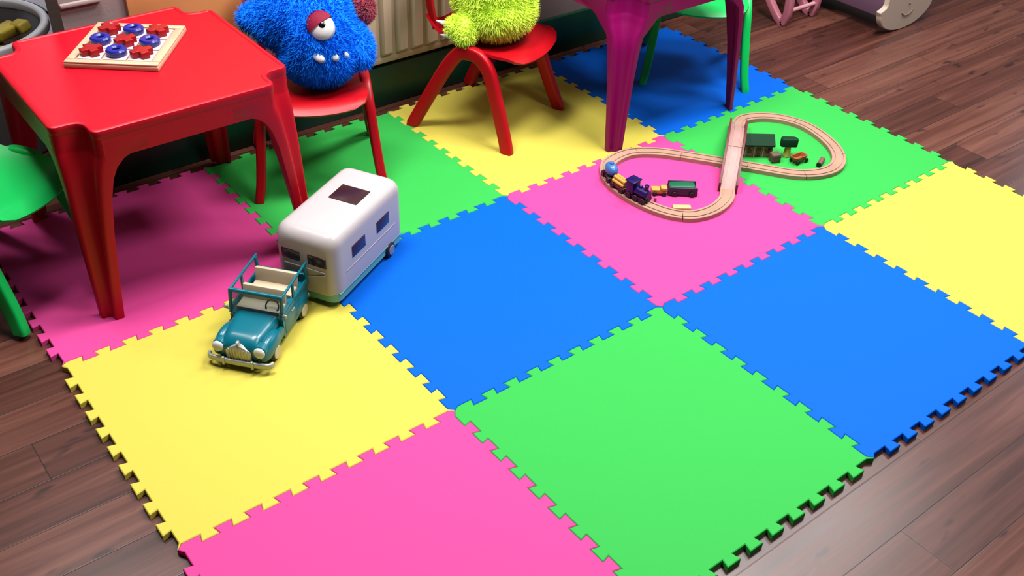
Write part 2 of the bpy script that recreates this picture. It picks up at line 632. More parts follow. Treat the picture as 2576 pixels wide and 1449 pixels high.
# ------------------------------------------------------------------ plastic chairs (local: +u = forward is -y, w = x)
def make_chair(m, label, loc, f, tilt=0.0, group='plastic children\'s chairs'):
    rz = atan2(f[1], f[0]) + pi / 2
    t = thing('childrens_chair', label, 'chair', loc, rz, group)
    if tilt:
        t.rotation_euler = (Matrix.Rotation(tilt, 3, Vector((f[0], f[1], 0))) @ rotz(rz)).to_euler()
    # seat shell: grid over (w, u) with scooped sides, given thickness
    NW, NU = 21, 26

    def shell(bm, fn, nu, nw, th):
        top = [[fn(a / (nu - 1), b / (nw - 1) * 2 - 1) for b in range(nw)] for a in range(nu)]
        V = [[Vector(p) for p in r] for r in top]
        nor = []
        for a in range(nu):
            row = []
            for b in range(nw):
                du = V[min(a + 1, nu - 1)][b] - V[max(a - 1, 0)][b]
                dw = V[a][min(b + 1, nw - 1)] - V[a][max(b - 1, 0)]
                row.append(du.cross(dw).normalized())
            nor.append(row)
        A = [[bm.verts.new(V[a][b] + nor[a][b] * th / 2) for b in range(nw)] for a in range(nu)]
        B = [[bm.verts.new(V[a][b] - nor[a][b] * th / 2) for b in range(nw)] for a in range(nu)]
        for a in range(nu - 1):
            for b in range(nw - 1):
                bm.faces.new((A[a][b], A[a + 1][b], A[a + 1][b + 1], A[a][b + 1]))
                bm.faces.new((B[a][b], B[a][b + 1], B[a + 1][b + 1], B[a + 1][b]))
        ring = [(0, b) for b in range(nw - 1)] + [(a, nw - 1) for a in range(nu - 1)] + [(nu - 1, b) for b in range(nw - 1, 0, -1)] + [(a, 0) for a in range(nu - 1, 0, -1)]
        for k in range(len(ring)):
            p, q = ring[k], ring[(k + 1) % len(ring)]
            bm.faces.new((A[p[0]][p[1]], A[q[0]][q[1]], B[q[0]][q[1]], B[p[0]][p[1]]))

    def seat_fn(s, v):
        # s 0 front .. 1 rear
        u = 0.165 - 0.30 * s
        hw = 0.140 - 0.010 * s
        r = min(1.0, s / 0.22)
        hw *= 0.72 + 0.28 * sqrt(max(0, 1 - (1 - r) ** 2.6))
        z = 0.268 - 0.012 * sin(pi * min(1, s * 1.1))
        if s < 0.14:
            z -= 0.022 * (1 - s / 0.14) ** 2
        z += (0.006 + 0.034 * s ** 1.4) * abs(v) ** 2.6
        if s > 0.82:
            z += 0.035 * ((s - 0.82) / 0.18) ** 2
        u += 0.014 * (1 - v * v) * (1 - min(1, s / 0.25))
        s = s
        return (v * hw, -u, z)
    bm = new()
    shell(bm, seat_fn, NU, NW, 0.008)
    obj('seat', bm, m, t, smooth=60)

    def back_fn(s, v):
        hw = 0.135 - 0.012 * s
        r = min(1.0, (1 - s) / 0.25)
        hw *= 0.86 + 0.14 * sqrt(max(0, 1 - (1 - r) ** 2))
        r = min(1.0, s / 0.2)
        hw *= 0.92 + 0.08 * r
        z = 0.405 + 0.125 * s
        u = -0.142 - 0.030 * s + 0.030 * abs(v) ** 2
        return (v * hw, -u, z)
    bm = new()
    shell(bm, back_fn, 10, NW, 0.009)
    obj('backrest', bm, m, t, smooth=60)
    for sx in (-1, 1):
        bm = new()
        pth = catmull([(sx * 0.116, 0.110, 0.300), (sx * 0.123, 0.121, 0.345), (sx * 0.130, 0.126, 0.40), (sx * 0.126, 0.135, 0.45), (sx * 0.118, 0.143, 0.49)], 5, closed=False)
        sweep(bm, pth, rrect(0.012, 0.024, 0.005, 3), up=Vector((0, 1, 0)))
        obj('back_post', bm, m, t, smooth=50)
    sec = rrect(0.042, 0.028, 0.010, 4)
    for sx in (-1, 1):
        for fr in (1, -1):
            if fr == 1:
                pts = [(0.138, 0.008, 0.264), (0.139, 0.045, 0.258), (0.142, 0.080, 0.222), (0.148, 0.108, 0.145), (0.158, 0.142, 0.05), (0.168, 0.160, 0.0)]
            else:
                pts = [(0.138, 0.012, 0.264), (0.139, -0.018, 0.257), (0.142, -0.055, 0.212), (0.148, -0.102, 0.130), (0.158, -0.146, 0.045), (0.168, -0.168, 0.0)]
            path = catmull([(sx * x, -u, z) for x, u, z in pts], 6, closed=False)
            bm = new()
            # section: x of section across the side plane, y outward
            P = path
            rings = []
            n = len(P)
            for i in range(n):
                tt = (P[min(i + 1, n - 1)] - P[max(i - 1, 0)]).normalized()
                side = Vector((1, 0, 0.0))
                side = (side - tt * side.dot(tt)).normalized()
                u2 = side.cross(tt)
                k = 1.0 - 0.12 * i / n
                ring = [P[i] + u2 * x * k + side * y * k for x, y in sec]
                rings.append(ring)
            # flat foot
            rings[-1] = [Vector((p.x, p.y, 0.0)) for p in rings[-1]]
            loft(bm, rings)
            obj('leg', bm, m, t, smooth=45)
    return t


make_chair(M_redc, 'red plastic children\'s chair the blue plush sits on', (0.862, -0.172, 0), (-0.43, -0.903))
make_chair(M_redc, 'red plastic children\'s chair the lime green plush sits on', (1.432, -0.2015, 0), (0.395, -0.918))
make_chair(M_green, 'green plastic children\'s chair half under the left side of the red table', (0.0, -0.21, -0.006), (0.62, -0.785), tilt=radians(-1.9))
make_chair(M_green, 'green plastic children\'s chair behind the purple table', (2.228, -0.30, 0), (-0.70, -0.714))


# ------------------------------------------------------------------ noughts and crosses board
TZ = 0.46
bc = Vector((0.405, -0.162, TZ - 0.002))
bax = atan2(-0.137, 0.168)
M_pale = mat('pale_varnished_wood', (244, 194, 160), 0.4, var=0.06, vscale=30)
M_pwhite = mat('white_printed_board', (236, 218, 232), 0.45)
M_groove = mat('pale_wood_groove', (196, 150, 122), 0.6)
bd = thing('noughts_and_crosses_board', 'pale wooden noughts and crosses board lying on the red table', 'board game', bc, bax)
BW, BD, BH = 0.212, 0.226, 0.013
bm = new()
box(bm, (0, 0, BH / 2 - 0.001), (BW, BD, BH - 0.002), bev=0.002)
obj('base', bm, M_pale, bd)
bm = new()
for sy in (-1, 1):
    box(bm, (0, sy * (BD / 2 - 0.010), BH + 0.0002), (BW - 0.002, 0.018, 0.004), bev=0.001)
for sx in (-1, 1):
    box(bm, (sx * (BW / 2 - 0.010), 0, BH + 0.0002), (0.018, BD - 0.04, 0.004), bev=0.001)
obj('frame', bm, M_pale, bd)
bm = new()
for k in range(3):
    for q in range(3):
        box(bm, ((k - 1) * 0.057, (q - 1) * 0.061, BH - 0.0005), (0.052, 0.056, 0.003), bev=0.001)
ob = obj('playing_squares', bm, M_pwhite, bd)
ob['label'] = 'white playing squares'
M_x = mat('dark_red_painted_wood', (176, 14, 26), 0.32, coat=0.3)
M_o = mat('dark_blue_painted_wood', (26, 38, 158), 0.3, coat=0.3)
rows = ['rear', 'middle', 'front']
cols = ['left', 'middle', 'right']
for q in range(3):
    for k in range(3):
        isx = (k + q) % 2 == 0
        loc = bc + rotz(bax) @ Vector(((k - 1) * 0.057 - 0.002, (1 - q) * 0.061, BH + 0.0008))
        bm = new()
        if isx:
            arms = []
            L_, W_ = 0.0245, 0.0095
            for a in range(4):
                an = a * pi / 2 + pi / 4
                d, n_ = Vector((cos(an), sin(an))), Vector((-sin(an), cos(an)))
                arms += [tuple(d * L_ - n_ * W_), tuple(d * L_ + n_ * W_), tuple((d + n_) * W_)]
            prism(bm, fillet(arms, 0.002, 2), 0, 0.016, 0.002)
            o = obj('cross_piece', bm, M_x)
            nm = 'cross'
        else:
            ro, ri = 0.0235, 0.0085
            prof = [(ri, 0), (ro - 0.002, 0), (ro, 0.003), (ro, 0.012), (ro - 0.003, 0.016), (ri + 0.004, 0.0165), (ri, 0.013)]
            N_ = 28
            vr = [[bm.verts.new((a * cos(2 * pi * i / N_), a * sin(2 * pi * i / N_), z)) for i in range(N_)] for a, z in prof]
            for a in range(len(prof)):
                b2 = (a + 1) % len(prof)
                for i in range(N_):
                    i2 = (i + 1) % N_
                    bm.faces.new((vr[a][i], vr[a][i2], vr[b2][i2], vr[b2][i]))
            o = obj('nought_piece', bm, M_o)
            nm = 'nought'
        o.location = loc
        o.rotation_euler = (0, 0, bax + random.uniform(-0.06, 0.06))
        where = 'in the centre square' if (k == 1 and q == 1) else 'in the %s %s square' % (rows[q], cols[k])
        tag(o, '%s %s %s of the board' % ('red wooden' if isx else 'blue wooden', nm, where), 'game piece', 'noughts and crosses pieces')


# ------------------------------------------------------------------ furry plush toys
def plush_mesh(parts, voxel):
    bm = new()
    for c, r, rot in parts:
        ball(bm, c, r, rot, 24, 16)
    me = bpy.data.meshes.new('tmp')
    bm.to_mesh(me)
    bm.free()
    o = bpy.data.objects.new('tmp', me)
    COL.objects.link(o)
    md = o.modifiers.new('r', 'REMESH')
    md.mode = 'VOXEL'
    md.voxel_size = voxel
    sm = o.modifiers.new('s', 'SMOOTH')
    sm.iterations = 8
    sm.factor = 0.5
    dg = bpy.context.evaluated_depsgraph_get()
    dg.update()
    ev = o.evaluated_get(dg)
    res = bpy.data.meshes.new_from_object(ev)
    bpy.data.objects.remove(o, do_unlink=True)
    return res


def furry(name, me, m, parent, n, length, width, droop=0.35, seed=1, avoid=None):
    """adds short tufts of fur to a body mesh, all in one mesh"""
    rnd = random.Random(seed)
    bm = new()
    bm.from_mesh(me)
    bmesh.ops.triangulate(bm, faces=bm.faces[:])
    bm.normal_update()
    faces = [(f.calc_area(), [v.co.copy() for v in f.verts], f.normal.copy()) for f in bm.faces]
    cum, s = [], 0
    for a, _, _ in faces:
        s += a
        cum.append(s)
    import bisect
    for _ in range(n):
        a, vs, nor = faces[min(bisect.bisect(cum, rnd.random() * s), len(faces) - 1)]
        r1, r2 = sqrt(rnd.random()), rnd.random()
        p = vs[0] * (1 - r1) + vs[1] * r1 * (1 - r2) + vs[2] * r1 * r2
        if avoid and avoid(p):
            continue
        cl = noise.noise_vector(p * 28) * 0.55
        d = (nor + cl + Vector((rnd.gauss(0, .28), rnd.gauss(0, .28), rnd.gauss(0, .28) - droop))).normalized()
        ln = length * rnd.uniform(0.6, 1.25)
        t1 = d.orthogonal().normalized()
        t2 = d.cross(t1)
        base = p - nor * 0.002
        an = rnd.random() * 6.28
        ring = [bm.verts.new(base + (t1 * cos(an + k * 2.094) + t2 * sin(an + k * 2.094)) * width) for k in range(3)]
        tip = bm.verts.new(p + d * ln)
        for k in range(3):
            bm.faces.new((ring[k], ring[(k + 1) % 3], tip))
    return obj(name, bm, m, parent, smooth=80)


M_bfur = mat('bright_blue_fur', (10, 130, 250), 0.85, var=0.15, vscale=60, spec=0.15, gain=1.65)
M_gfur = mat('lime_green_fur', (226, 255, 92), 0.85, var=0.1, vscale=40, spec=0.15, gain=1.6)
M_cfur = mat('crimson_fur', (178, 12, 62), 0.85, var=0.2, vscale=60, sheen=0.4)
M_felt = mat('white_felt', (240, 240, 236), 0.7)
M_cloth = mat('crimson_pink_cloth', (206, 30, 84), 0.7)
M_black = mat('black_plastic', (8, 6, 10), 0.25)

view = Vector((-0.5059, -0.6178, 0.6019))
right = Vector((0.7892, -0.6131, 0.0340))
upv = Vector((0.3481, 0.4923, 0.7978))
# body faces the room, lolling back on the seat
P0 = Vector((0.865, -0.195, 0.268))
pl = thing('monster_plush', 'furry blue one-eyed monster plush sitting on the red chair', 'plush toy', P0)


def loc_(p):
    return Vector(p) - P0


fr = Matrix((right, upv, view)).transposed()      # columns: across the body, up the body, out of the face
parts = [((0.876, -0.205, 0.412), (0.096, 0.128, 0.105), fr),
         ((0.862, -0.225, 0.352), (0.100, 0.078, 0.088), fr),
         ((0.868, -0.205, 0.320), (0.088, 0.085, 0.045), None),
         ((0.850, -0.170, 0.440), (0.110, 0.090, 0.09), fr @ Matrix.Rotation(radians(-20), 3, 'Z')),
         ((0.800, -0.135, 0.420), (0.080, 0.062, 0.06), fr @ Matrix.Rotation(radians(-30), 3, 'Z')),
         ((0.760, -0.090, 0.428), (0.046, 0.038, 0.040), fr),
         ((0.955, -0.268, 0.372), (0.038, 0.062, 0.045), fr @ Matrix.Rotation(radians(14), 3, 'Z'))]
me = plush_mesh([(loc_(c), r, q) for c, r, q in parts], 0.009)
bt = bmesh.new()
bt.from_mesh(me)
BV = BVHTree.FromBMesh(bt)
bt.free()


def on_face(p):
    """the point of the toy's surface seen through p, in toy coordinates, with its normal"""
    hit = BV.ray_cast(loc_(Vector(p) + view * 0.5), -view)
    return (hit[0], hit[1]) if hit[0] is not None else (loc_(p), view.copy())


eye_c = Vector((0.834, -0.299, 0.467))


def av(p):
    d = p + P0 - eye_c
    return sqrt((d.dot(right)) ** 2 + (d.dot(upv)) ** 2) < 0.030 and (p - loc_(eye_c)).dot(view) > -0.12


furry('body', me, M_bfur, pl, 15000, 0.013, 0.0016, 0.3, 3, av)


def surf_disc(bm, c, rx, ry, th, n=28, ang=0.0, dome=0.0):
    """domed disc facing the viewer side of the toy's face"""
    fq = fr @ Matrix.Rotation(ang, 3, 'Z')
    prof = [(1.0, -th), (1.0, 0.0), (0.85, dome * 0.45), (0.6, dome * 0.75), (0.3, dome * 0.95)]
    rings = [[Vector(c) + fq @ Vector((rx * a * cos(2 * pi * i / n), ry * a * sin(2 * pi * i / n), z)) for i in range(n)] for a, z in prof]
    vr = loft(bm, rings, cap=False)
    t = bm.verts.new(Vector(c) + fq @ Vector((0, 0, dome)))
    for i in range(n):
        bm.faces.new((vr[-1][i], vr[-1][(i + 1) % n], t))
    bm.faces.new(vr[0][::-1])


ec = on_face(eye_c)[0] + view * 0.002
bm = new()
surf_disc(bm, ec, 0.0315, 0.0345, 0.03, ang=radians(24), dome=0.014)
eye = obj('eye', bm, M_felt, pl)
bm = new()                       # drooping lid: half shell over the upper left of the eye
fq = fr @ Matrix.Rotation(radians(38), 3, 'Z')
rings = []
for a, z in ((1.06, -0.012), (1.06, 0.002), (0.88, 0.0085), (0.6, 0.0135), (0.3, 0.0165), (0.0, 0.0175)):
    row = []
    for i in range(17):
        an = pi * i / 16
        x, y = 0.033 * a * cos(an), max(0.036 * a * sin(an), 0) + 0.002
        row.append(ec + fq @ Vector((x, y, z)))
    rings.append(row)
loft(bm, rings, cap=False, closed=False)
bmesh.ops.solidify(bm, geom=bm.faces[:], thickness=0.0015)
o = obj('eyelid', bm, M_cloth, pl)
bm = new()
surf_disc(bm, ec + right * 0.005 + upv * 0.000 + view * 0.0135, 0.0085, 0.0085, 0.003, dome=0.003, n=16)
obj('pupil', bm, M_black, eye)
for (p_, rx, ry, an) in (((0.796, -0.335, 0.415), 0.0150, 0.0095, -24), ((0.827, -0.356, 0.420), 0.0090, 0.0080, 20), ((0.855, -0.358, 0.424), 0.0065, 0.0078, 35)):
    bm = new()
    surf_disc(bm, on_face(p_)[0] + view * 0.008, rx, ry, 0.03, ang=radians(an), dome=0.004, n=16)
    obj('tooth', bm, M_felt, pl)
for nm, c, r, an, sd in (('ear', (0.995, -0.215, 0.462), (0.036, 0.060, 0.03), 24, 5), ('ear', (0.802, -0.030, 0.470), (0.034, 0.056, 0.03), -20, 6)):
    me = plush_mesh([(loc_(c), r, fr @ Matrix.Rotation(radians(an), 3, 'Z'))], 0.008)
    o = furry(nm, me, M_cfur, pl, 2200, 0.009, 0.0014, 0.2, sd)
    o['label'] = 'crimson furry ear'

P0 = Vector((1.432, -0.205, 0.268))
pl2 = thing('lime_plush', 'fluffy lime green plush toy with clawed foot on the red chair', 'plush toy', P0)
parts = [((1.445, -0.200, 0.405), (0.122, 0.112, 0.120), None),
         ((1.435, -0.225, 0.350), (0.112, 0.105, 0.076), None)]
me = plush_mesh([(loc_(c), r, q) for c, r, q in parts], 0.010)
furry('body', me, M_gfur, pl2, 12000, 0.019, 0.0019, 0.35, 9)
parts = [((1.322, -0.240, 0.322), (0.034, 0.050, 0.036), fr @ Matrix.Rotation(radians(-18), 3, 'Z')),
         ((1.300, -0.218, 0.325), (0.030, 0.030, 0.028), fr),
         ((1.345, -0.225, 0.340), (0.035, 0.030, 0.03), fr)]
me = plush_mesh([(loc_(c), r, q) for c, r, q in parts], 0.007)
furry('foot', me, M_gfur, pl2, 3000, 0.012, 0.0016, 0.25, 11)
for c, d in (((1.276, -0.190, 0.333), -right * 1.0 + upv * 0.35), ((1.276, -0.212, 0.303), -right * 1.0 + upv * 0.15)):
    bm = new()
    dd = Vector(d).normalized()
    cyl(bm, loc_(c) + dd * 0.004, dd, 0.0105, 0.036, 12, r2=0.0015)
    o = obj('claw', bm, M_felt, pl2)
    o['label'] = 'pale pointed claw'

# ------------------------------------------------------------------ toy caravan and car
M_cw = mat('white_toy_plastic', (214, 205, 206), 0.32, spec=0.4)
M_teal = mat('teal_toy_plastic', (0, 122, 142), 0.28, spec=0.5)
M_pale_teal = mat('pale_teal_toy_plastic', (120, 196, 190), 0.35)
M_win = mat('dark_smoked_plastic', (62, 34, 40), 0.2)
M_cream = mat('cream_toy_plastic', (232, 212, 180), 0.4)
M_chrome = mat('matt_silver_plastic', (206, 212, 204), 0.28, metal=0.35)
M_tyre = mat('black_rubber', (22, 20, 22), 0.7)
M_smoke = mat('clear_toy_plastic', (210, 225, 230), 0.08, trans=0.92, ior=1.2)

cdir = Vector((0.882, 0.471))
ca = atan2(cdir.y, cdir.x)
cl, cw_ = 0.318, 0.163
fr_r = Vector((0.573, -0.774, 0))
cnr = Vector((-cdir.y, cdir.x, 0))
cc = fr_r + Vector((cdir.x, cdir.y, 0)) * cl / 2 + cnr * cw_ / 2
cv = thing('toy_caravan', 'white toy caravan with teal base hitched behind the teal car', 'toy caravan', cc, ca)


def cara_ring(x, w0, z0, z1, r):
    """rounded cross-section in the y-z plane"""
    o = fillet([(-w0 / 2, z0), (w0 / 2, z0), (w0 / 2, z1), (-w0 / 2, z1)], [0.006, 0.006, r, r], 6)
    return [(x, y, z) for y, z in o]


bm = new()
rings = []
HW = cl / 2
for k in range(9):
    a = pi / 2 * (1 - k / 8)
    e = 0.034
    rings.append(cara_ring(-HW + e - e * sin(a), cw_ - 2 * 0.026 * (1 - cos(a)), 0.034, 0.190 - 0.030 * (1 - cos(a)), 0.032))
for k in range(9):
    a = pi / 2 * (k / 8)
    e = 0.034
    rings.append(cara_ring(HW - e + e * sin(a), cw_ - 2 * 0.026 * (1 - cos(a)), 0.034, 0.190 - 0.030 * (1 - cos(a)), 0.032))
loft(bm, rings)
body = obj('body', bm, M_cw, cv, smooth=50)
bm = new()
prism(bm, rrect(cl - 0.004, cw_ - 0.004, 0.026, 6), 0.016, 0.036)
o = obj('chassis_skirt', bm, M_pale_teal, cv)
o['label'] = 'pale teal lower skirt'
bm = new()
box(bm, (0, 0, 0.0370), (cl - 0.03, cw_ + 0.0015, 0.002), bev=0.0008)
o = obj('waist_strip', bm, M_pale_teal, cv)
for sy in (-1, 1):
    for x in (-0.056, 0.055):
        bm = new()
        box(bm, (x, sy * (cw_ / 2), 0.119), (0.058, 0.003, 0.031), bev=0.0012)
        o = obj('side_window', bm, M_win, cv)
        o['label'] = 'dark side window'
    bm = new()
    box(bm, (0.0, sy * (cw_ / 2 + 0.0003), 0.083), (cl - 0.09, 0.0016, 0.0025), bev=0.0006)
    obj('trim_line', bm, M_cw, cv)
for sy in (-1, 1):
    bm = new()
    box(bm, (-HW + 0.0012, sy * 0.0345, 0.124), (0.005, 0.049, 0.027), bev=0.0015)
    o = obj('front_window', bm, M_win, cv)
    o['label'] = 'dark front window'
bm = new()
box(bm, (-HW - 0.001, 0, 0.098), (0.003, 0.11, 0.003), bev=0.001)
box(bm, (-HW - 0.001, -0.03, 0.082), (0.003, 0.05, 0.004), rot=Matrix.Rotation(radians(-22), 3, 'X'), bev=0.001)
obj('front_moulding', bm, M_cw, cv)
bm = new()
box(bm, (0.0295, -0.010, 0.1902), (0.066, 0.076, 0.0025), bev=0.001)
o = obj('skylight', bm, M_win, cv)
o['label'] = 'dark square skylight in the roof'
for sy in (-1, 1):
    bm = new()
    cyl(bm, (0.085, sy * 0.0755, 0.021), (0, 1, 0), 0.021, 0.018, 24, bev=0.004)
    wh = obj('wheel', bm, M_tyre, cv)
    bm = new()
    cyl(bm, (0.085, sy * 0.0855, 0.021), (0, 1, 0), 0.013, 0.003, 20, bev=0.001)
    obj('hubcap', bm, mat('grey_blue_hubcap', (150, 156, 182), 0.4), wh)
bm = new()
tube(bm, [(-HW + 0.02, 0, 0.026), (-HW - 0.012, 0.004, 0.026)], 0.004)
box(bm, (-HW + 0.02, 0, 0.012), (0.02, 0.02, 0.024), bev=0.002)
obj('tow_bar', bm, M_chrome, cv)

tf = Vector((-0.775, -0.632))
ta = atan2(tf.y, tf.x)
fmid = (Vector((0.357, -0.877, 0)) + Vector((0.264, -0.763, 0))) / 2
tc_ = fmid - Vector((tf.x, tf.y, 0)) * 0.114
tk = thing('toy_car', 'teal open-top toy car parked on the yellow foam mat', 'toy car', tc_, ta, scale=(1.08, 1.02, 1.04))
# local: +x forward, y left; bumper face at x = 0.118
WB = 0.122
bm = new()          # lower body with fenders (profile lofted along x)


def car_ring(x, hw, z0, z1, r):
    o = fillet([(-hw, z0), (hw, z0), (hw, z1), (-hw, z1)], [0.004, 0.004, r, r], 5)
    return [(x, y, z) for y, z in o]


rings = [car_ring(-0.116, 0.054, 0.024, 0.060, 0.012), car_ring(-0.110, 0.058, 0.018, 0.066, 0.012), car_ring(-0.06, 0.061, 0.016, 0.068, 0.008),
         car_ring(0.0, 0.061, 0.016, 0.068, 0.008), car_ring(0.022, 0.061, 0.016, 0.066, 0.010)]
loft(bm, rings)
obj('body', bm, M_teal, tk, smooth=40)
bm = new()          # bonnet
rings = []
for k in range(11):
    s = k / 10
    x = 0.018 + 0.092 * s
    hw = 0.052 - 0.010 * s
    z1 = 0.072 - 0.004 * s - 0.016 * max(0, (s - 0.7) / 0.3) ** 2
    rings.append(car_ring(x, hw, 0.020, z1, 0.022))
loft(bm, rings)
obj('bonnet', bm, M_teal, tk, smooth=50)
for sy in (-1, 1):  # front wings, rear wings
    bm = new()
    ball(bm, (0.070, sy * 0.050, 0.036), (0.044, 0.016, 0.026), u=20, v=12)
    box(bm, (0.050, sy * 0.055, 0.036), (0.07, 0.012, 0.028), bev=0.005)
    obj('front_wing', bm, M_teal, tk, smooth=50)
    bm = new()
    ball(bm, (-0.072, sy * 0.054, 0.036), (0.040, 0.012, 0.026), u=20, v=12)
    obj('rear_wing', bm, M_teal, tk, smooth=50)
bm = new()          # windscreen frame, door pillars and top rails (open window frames)
px0, px1, zt, zb = 0.020, 0.012, 0.116, 0.064
hy = 0.0585
for sy in (-1, 1):
    tube(bm, [(px0, sy * hy, zb), (px1, sy * hy, zt)], 0.0042, 8)
tube(bm, [(px1, -hy - 0.002, zt), (px1, hy + 0.002, zt)], 0.0046, 8)
obj('windscreen_frame', bm, M_teal, tk, smooth=60)
bm = new()
box(bm, ((px0 + px1) / 2, 0, (zb + zt) / 2), (0.0012, 2 * hy - 0.008, zt - zb - 0.006), rot=Matrix.Rotation(-atan2(px0 - px1, zt - zb), 3, 'Y'))
obj('windscreen', bm, M_smoke, tk)
for sy in (-1, 1):
    bm = new()
    box(bm, (-0.051, sy * hy, zt), (0.128, 0.005, 0.0055), bev=0.0018)
    box(bm, (-0.040, sy * hy, 0.091), (0.007, 0.005, 0.050), bev=0.0015)
    box(bm, (-0.110, sy * (hy - 0.001), 0.087), (0.009, 0.005, 0.058), rot=Matrix.Rotation(radians(8), 3, 'Y'), bev=0.0015)
    box(bm, (-0.048, sy * hy, 0.0715), (0.128, 0.005, 0.014), bev=0.0018)
    obj('side_frame', bm, M_teal, tk)
    bm = new()
    box(bm, (-0.013, sy * 0.0608, 0.045), (0.056, 0.002, 0.042), bev=0.0008)
    d_ = obj('door', bm, M_teal, tk)
    bm = new()
    tube(bm, [(-0.030, sy * 0.063, 0.060), (-0.016, sy * 0.063, 0.060)], 0.0016, 6)
    obj('door_handle', bm, M_chrome, d_)
bm = new()
box(bm, (-0.111, 0, 0.075), (0.006, 0.112, 0.026), bev=0.0015)
obj('tailgate', bm, M_teal, tk)
for x, nm in ((-0.024, 'front_seat'), (-0.084, 'rear_seat')):
    bm = new()
    box(bm, (x, 0, 0.083), (0.010, 0.098, 0.046), rot=Matrix.Rotation(radians(-9), 3, 'Y'), bev=0.003)
    box(bm, (x + 0.020, 0, 0.070), (0.036, 0.098, 0.012), bev=0.003)
    o = obj(nm, bm, M_cream, tk)
    o['label'] = 'cream bench seat'
bm = new()
Nn = 18
rim = [(0.016 - 0.0165 * 0.42 * sin(2 * pi * i / Nn) - 0.012, 0.030 + 0.0145 * cos(2 * pi * i / Nn), 0.082 + 0.013 * sin(2 * pi * i / Nn)) for i in range(Nn)]
tube(bm, rim, 0.0018, 6, closed=True)
obj('steering_wheel', bm, M_tyre, tk, smooth=60)
bm = new()          # grille: arched shield
g = fillet([(-0.027, 0.018), (0.027, 0.018), (0.029, 0.046), (0.0, 0.062), (-0.029, 0.046)], [0.003, 0.003, 0.008, 0.012, 0.008], 5)
rings = []
for d, x in ((0, 0.100), (0, 0.113), (-0.003, 0.115)):
    rings.append([(x, y, z) for y, z in offset_poly(g, d)])
loft(bm, rings)
gr = obj('grille', bm, M_chrome, tk)
bm = new()
for k in range(7):
    box(bm, (0.1152, (k - 3) * 0.0066, 0.036), (0.002, 0.0018, 0.030), bev=0.0006)
obj('grille_bars', bm, M_cream, gr)
bm = new()
ball(bm, (0.110, 0, 0.0655), (0.006, 0.004, 0.004), u=10, v=8)
obj('bonnet_badge', bm, M_chrome, tk)
for sy in (-1, 1):
    bm = new()
    cyl(bm, (0.098, sy * 0.046, 0.047), (1, 0, 0), 0.0135, 0.022, 20, bev=0.003)
    hl = obj('headlight', bm, M_teal, tk)
    bm = new()
    ball(bm, (0.110, sy * 0.046, 0.047), (0.007, 0.0125, 0.0125), u=18, v=12)
    o = obj('lens', bm, M_felt, hl)
    o['label'] = 'white headlight lens'
bm = new()
pth = [(0.104, -0.071, 0.019), (0.113, -0.066, 0.019), (0.117, -0.04, 0.019), (0.118, 0, 0.019), (0.117, 0.04, 0.019), (0.113, 0.066, 0.019), (0.104, 0.071, 0.019)]
sweep(bm, catmull(pth, 4, closed=False), rrect(0.007, 0.013, 0.003, 3))
bp = obj('bumper', bm, M_chrome, tk)
for sy in (-1, 1):
    bm = new()
    box(bm, (0.121, sy * 0.032, 0.021), (0.006, 0.007, 0.021), bev=0.0025)
    obj('overrider', bm, M_chrome, bp)
bm = new()
box(bm, (-0.118, 0, 0.024), (0.006, 0.115, 0.011), bev=0.003)
obj('rear_bumper', bm, M_chrome, tk)
bm = new()
ball(bm, (-0.123, 0, 0.03), 0.0045, u=10, v=8)
obj('tow_ball', bm, M_tyre, tk)
for x in (0.068, -0.072):
    for sy in (-1, 1):
        bm = new()
        cyl(bm, (x, sy * 0.056, 0.0195), (0, 1, 0), 0.0195, 0.016, 24, bev=0.004)
        wh = obj('wheel', bm, M_tyre, tk)
        bm = new()
        cyl(bm, (x, sy * 0.0645, 0.0195), (0, 1, 0), 0.0145, 0.003, 20, bev=0.001)
        o = obj('hubcap', bm, M_cream, wh)
bm = new()          # side mirrors
for sy in (-1, 1):
    bm = new()
    ball(bm, (0.024, sy * 0.067, 0.078), (0.003, 0.006, 0.005), u=12, v=8)
    tube(bm, [(0.022, sy * 0.058, 0.068), (0.024, sy * 0.066, 0.076)], 0.0013, 6)
    obj('side_mirror', bm, M_chrome, tk, smooth=50)

# ------------------------------------------------------------------ wooden train track (figure of eight with a bridge)
M_track = mat('beech_track_wood', (200, 158, 134), 0.5, var=0.1, vscale=18)
M_rail = mat('red_brown_bridge_wood', (120, 46, 44), 0.5, var=0.1, vscale=30)
M_deck = mat('pinkish_bridge_wood', (206, 158, 150), 0.5, var=0.1, vscale=25)
tr = thing('wooden_train_track', 'figure of eight wooden train track with a bridge on pink and green mats', 'train track', (1.8, -0.8, 0))
TO = Vector((1.8, -0.8, 0))
ctrl = [(1.712, -0.934), (1.668, -0.967), (1.600, -0.983), (1.532, -0.968), (1.489, -0.915), (1.468, -0.835), (1.468, -0.750), (1.489, -0.688), (1.540, -0.636),
        (1.625, -0.626), (1.692, -0.663), (1.745, -0.722), (1.815, -0.815), (1.880, -0.905), (1.940, -0.985), (2.000, -1.022), (2.062, -1.028), (2.118, -1.000), (2.162, -0.945),
        (2.190, -0.870), (2.196, -0.800), (2.172, -0.735), (2.125, -0.690), (2.070, -0.672), (2.025, -0.690)]
path = catmull([(x, y, 0) for x, y in ctrl], 6, closed=False)
sec_w = 0.0205
sec = [(-sec_w, 0.0), (sec_w, 0.0), (sec_w, 0.012), (sec_w - 0.001, 0.013), (0.0135, 0.013), (0.0135, 0.0105), (0.0095, 0.0105), (0.0095, 0.013),
       (-0.0095, 0.013), (-0.0095, 0.0105), (-0.0135, 0.0105), (-0.0135, 0.013), (-sec_w + 0.001, 0.013), (-sec_w, 0.012)]
cuts = [0, 20, 39, 56, 66, 76, 86, 104, 122, len(path) - 1]
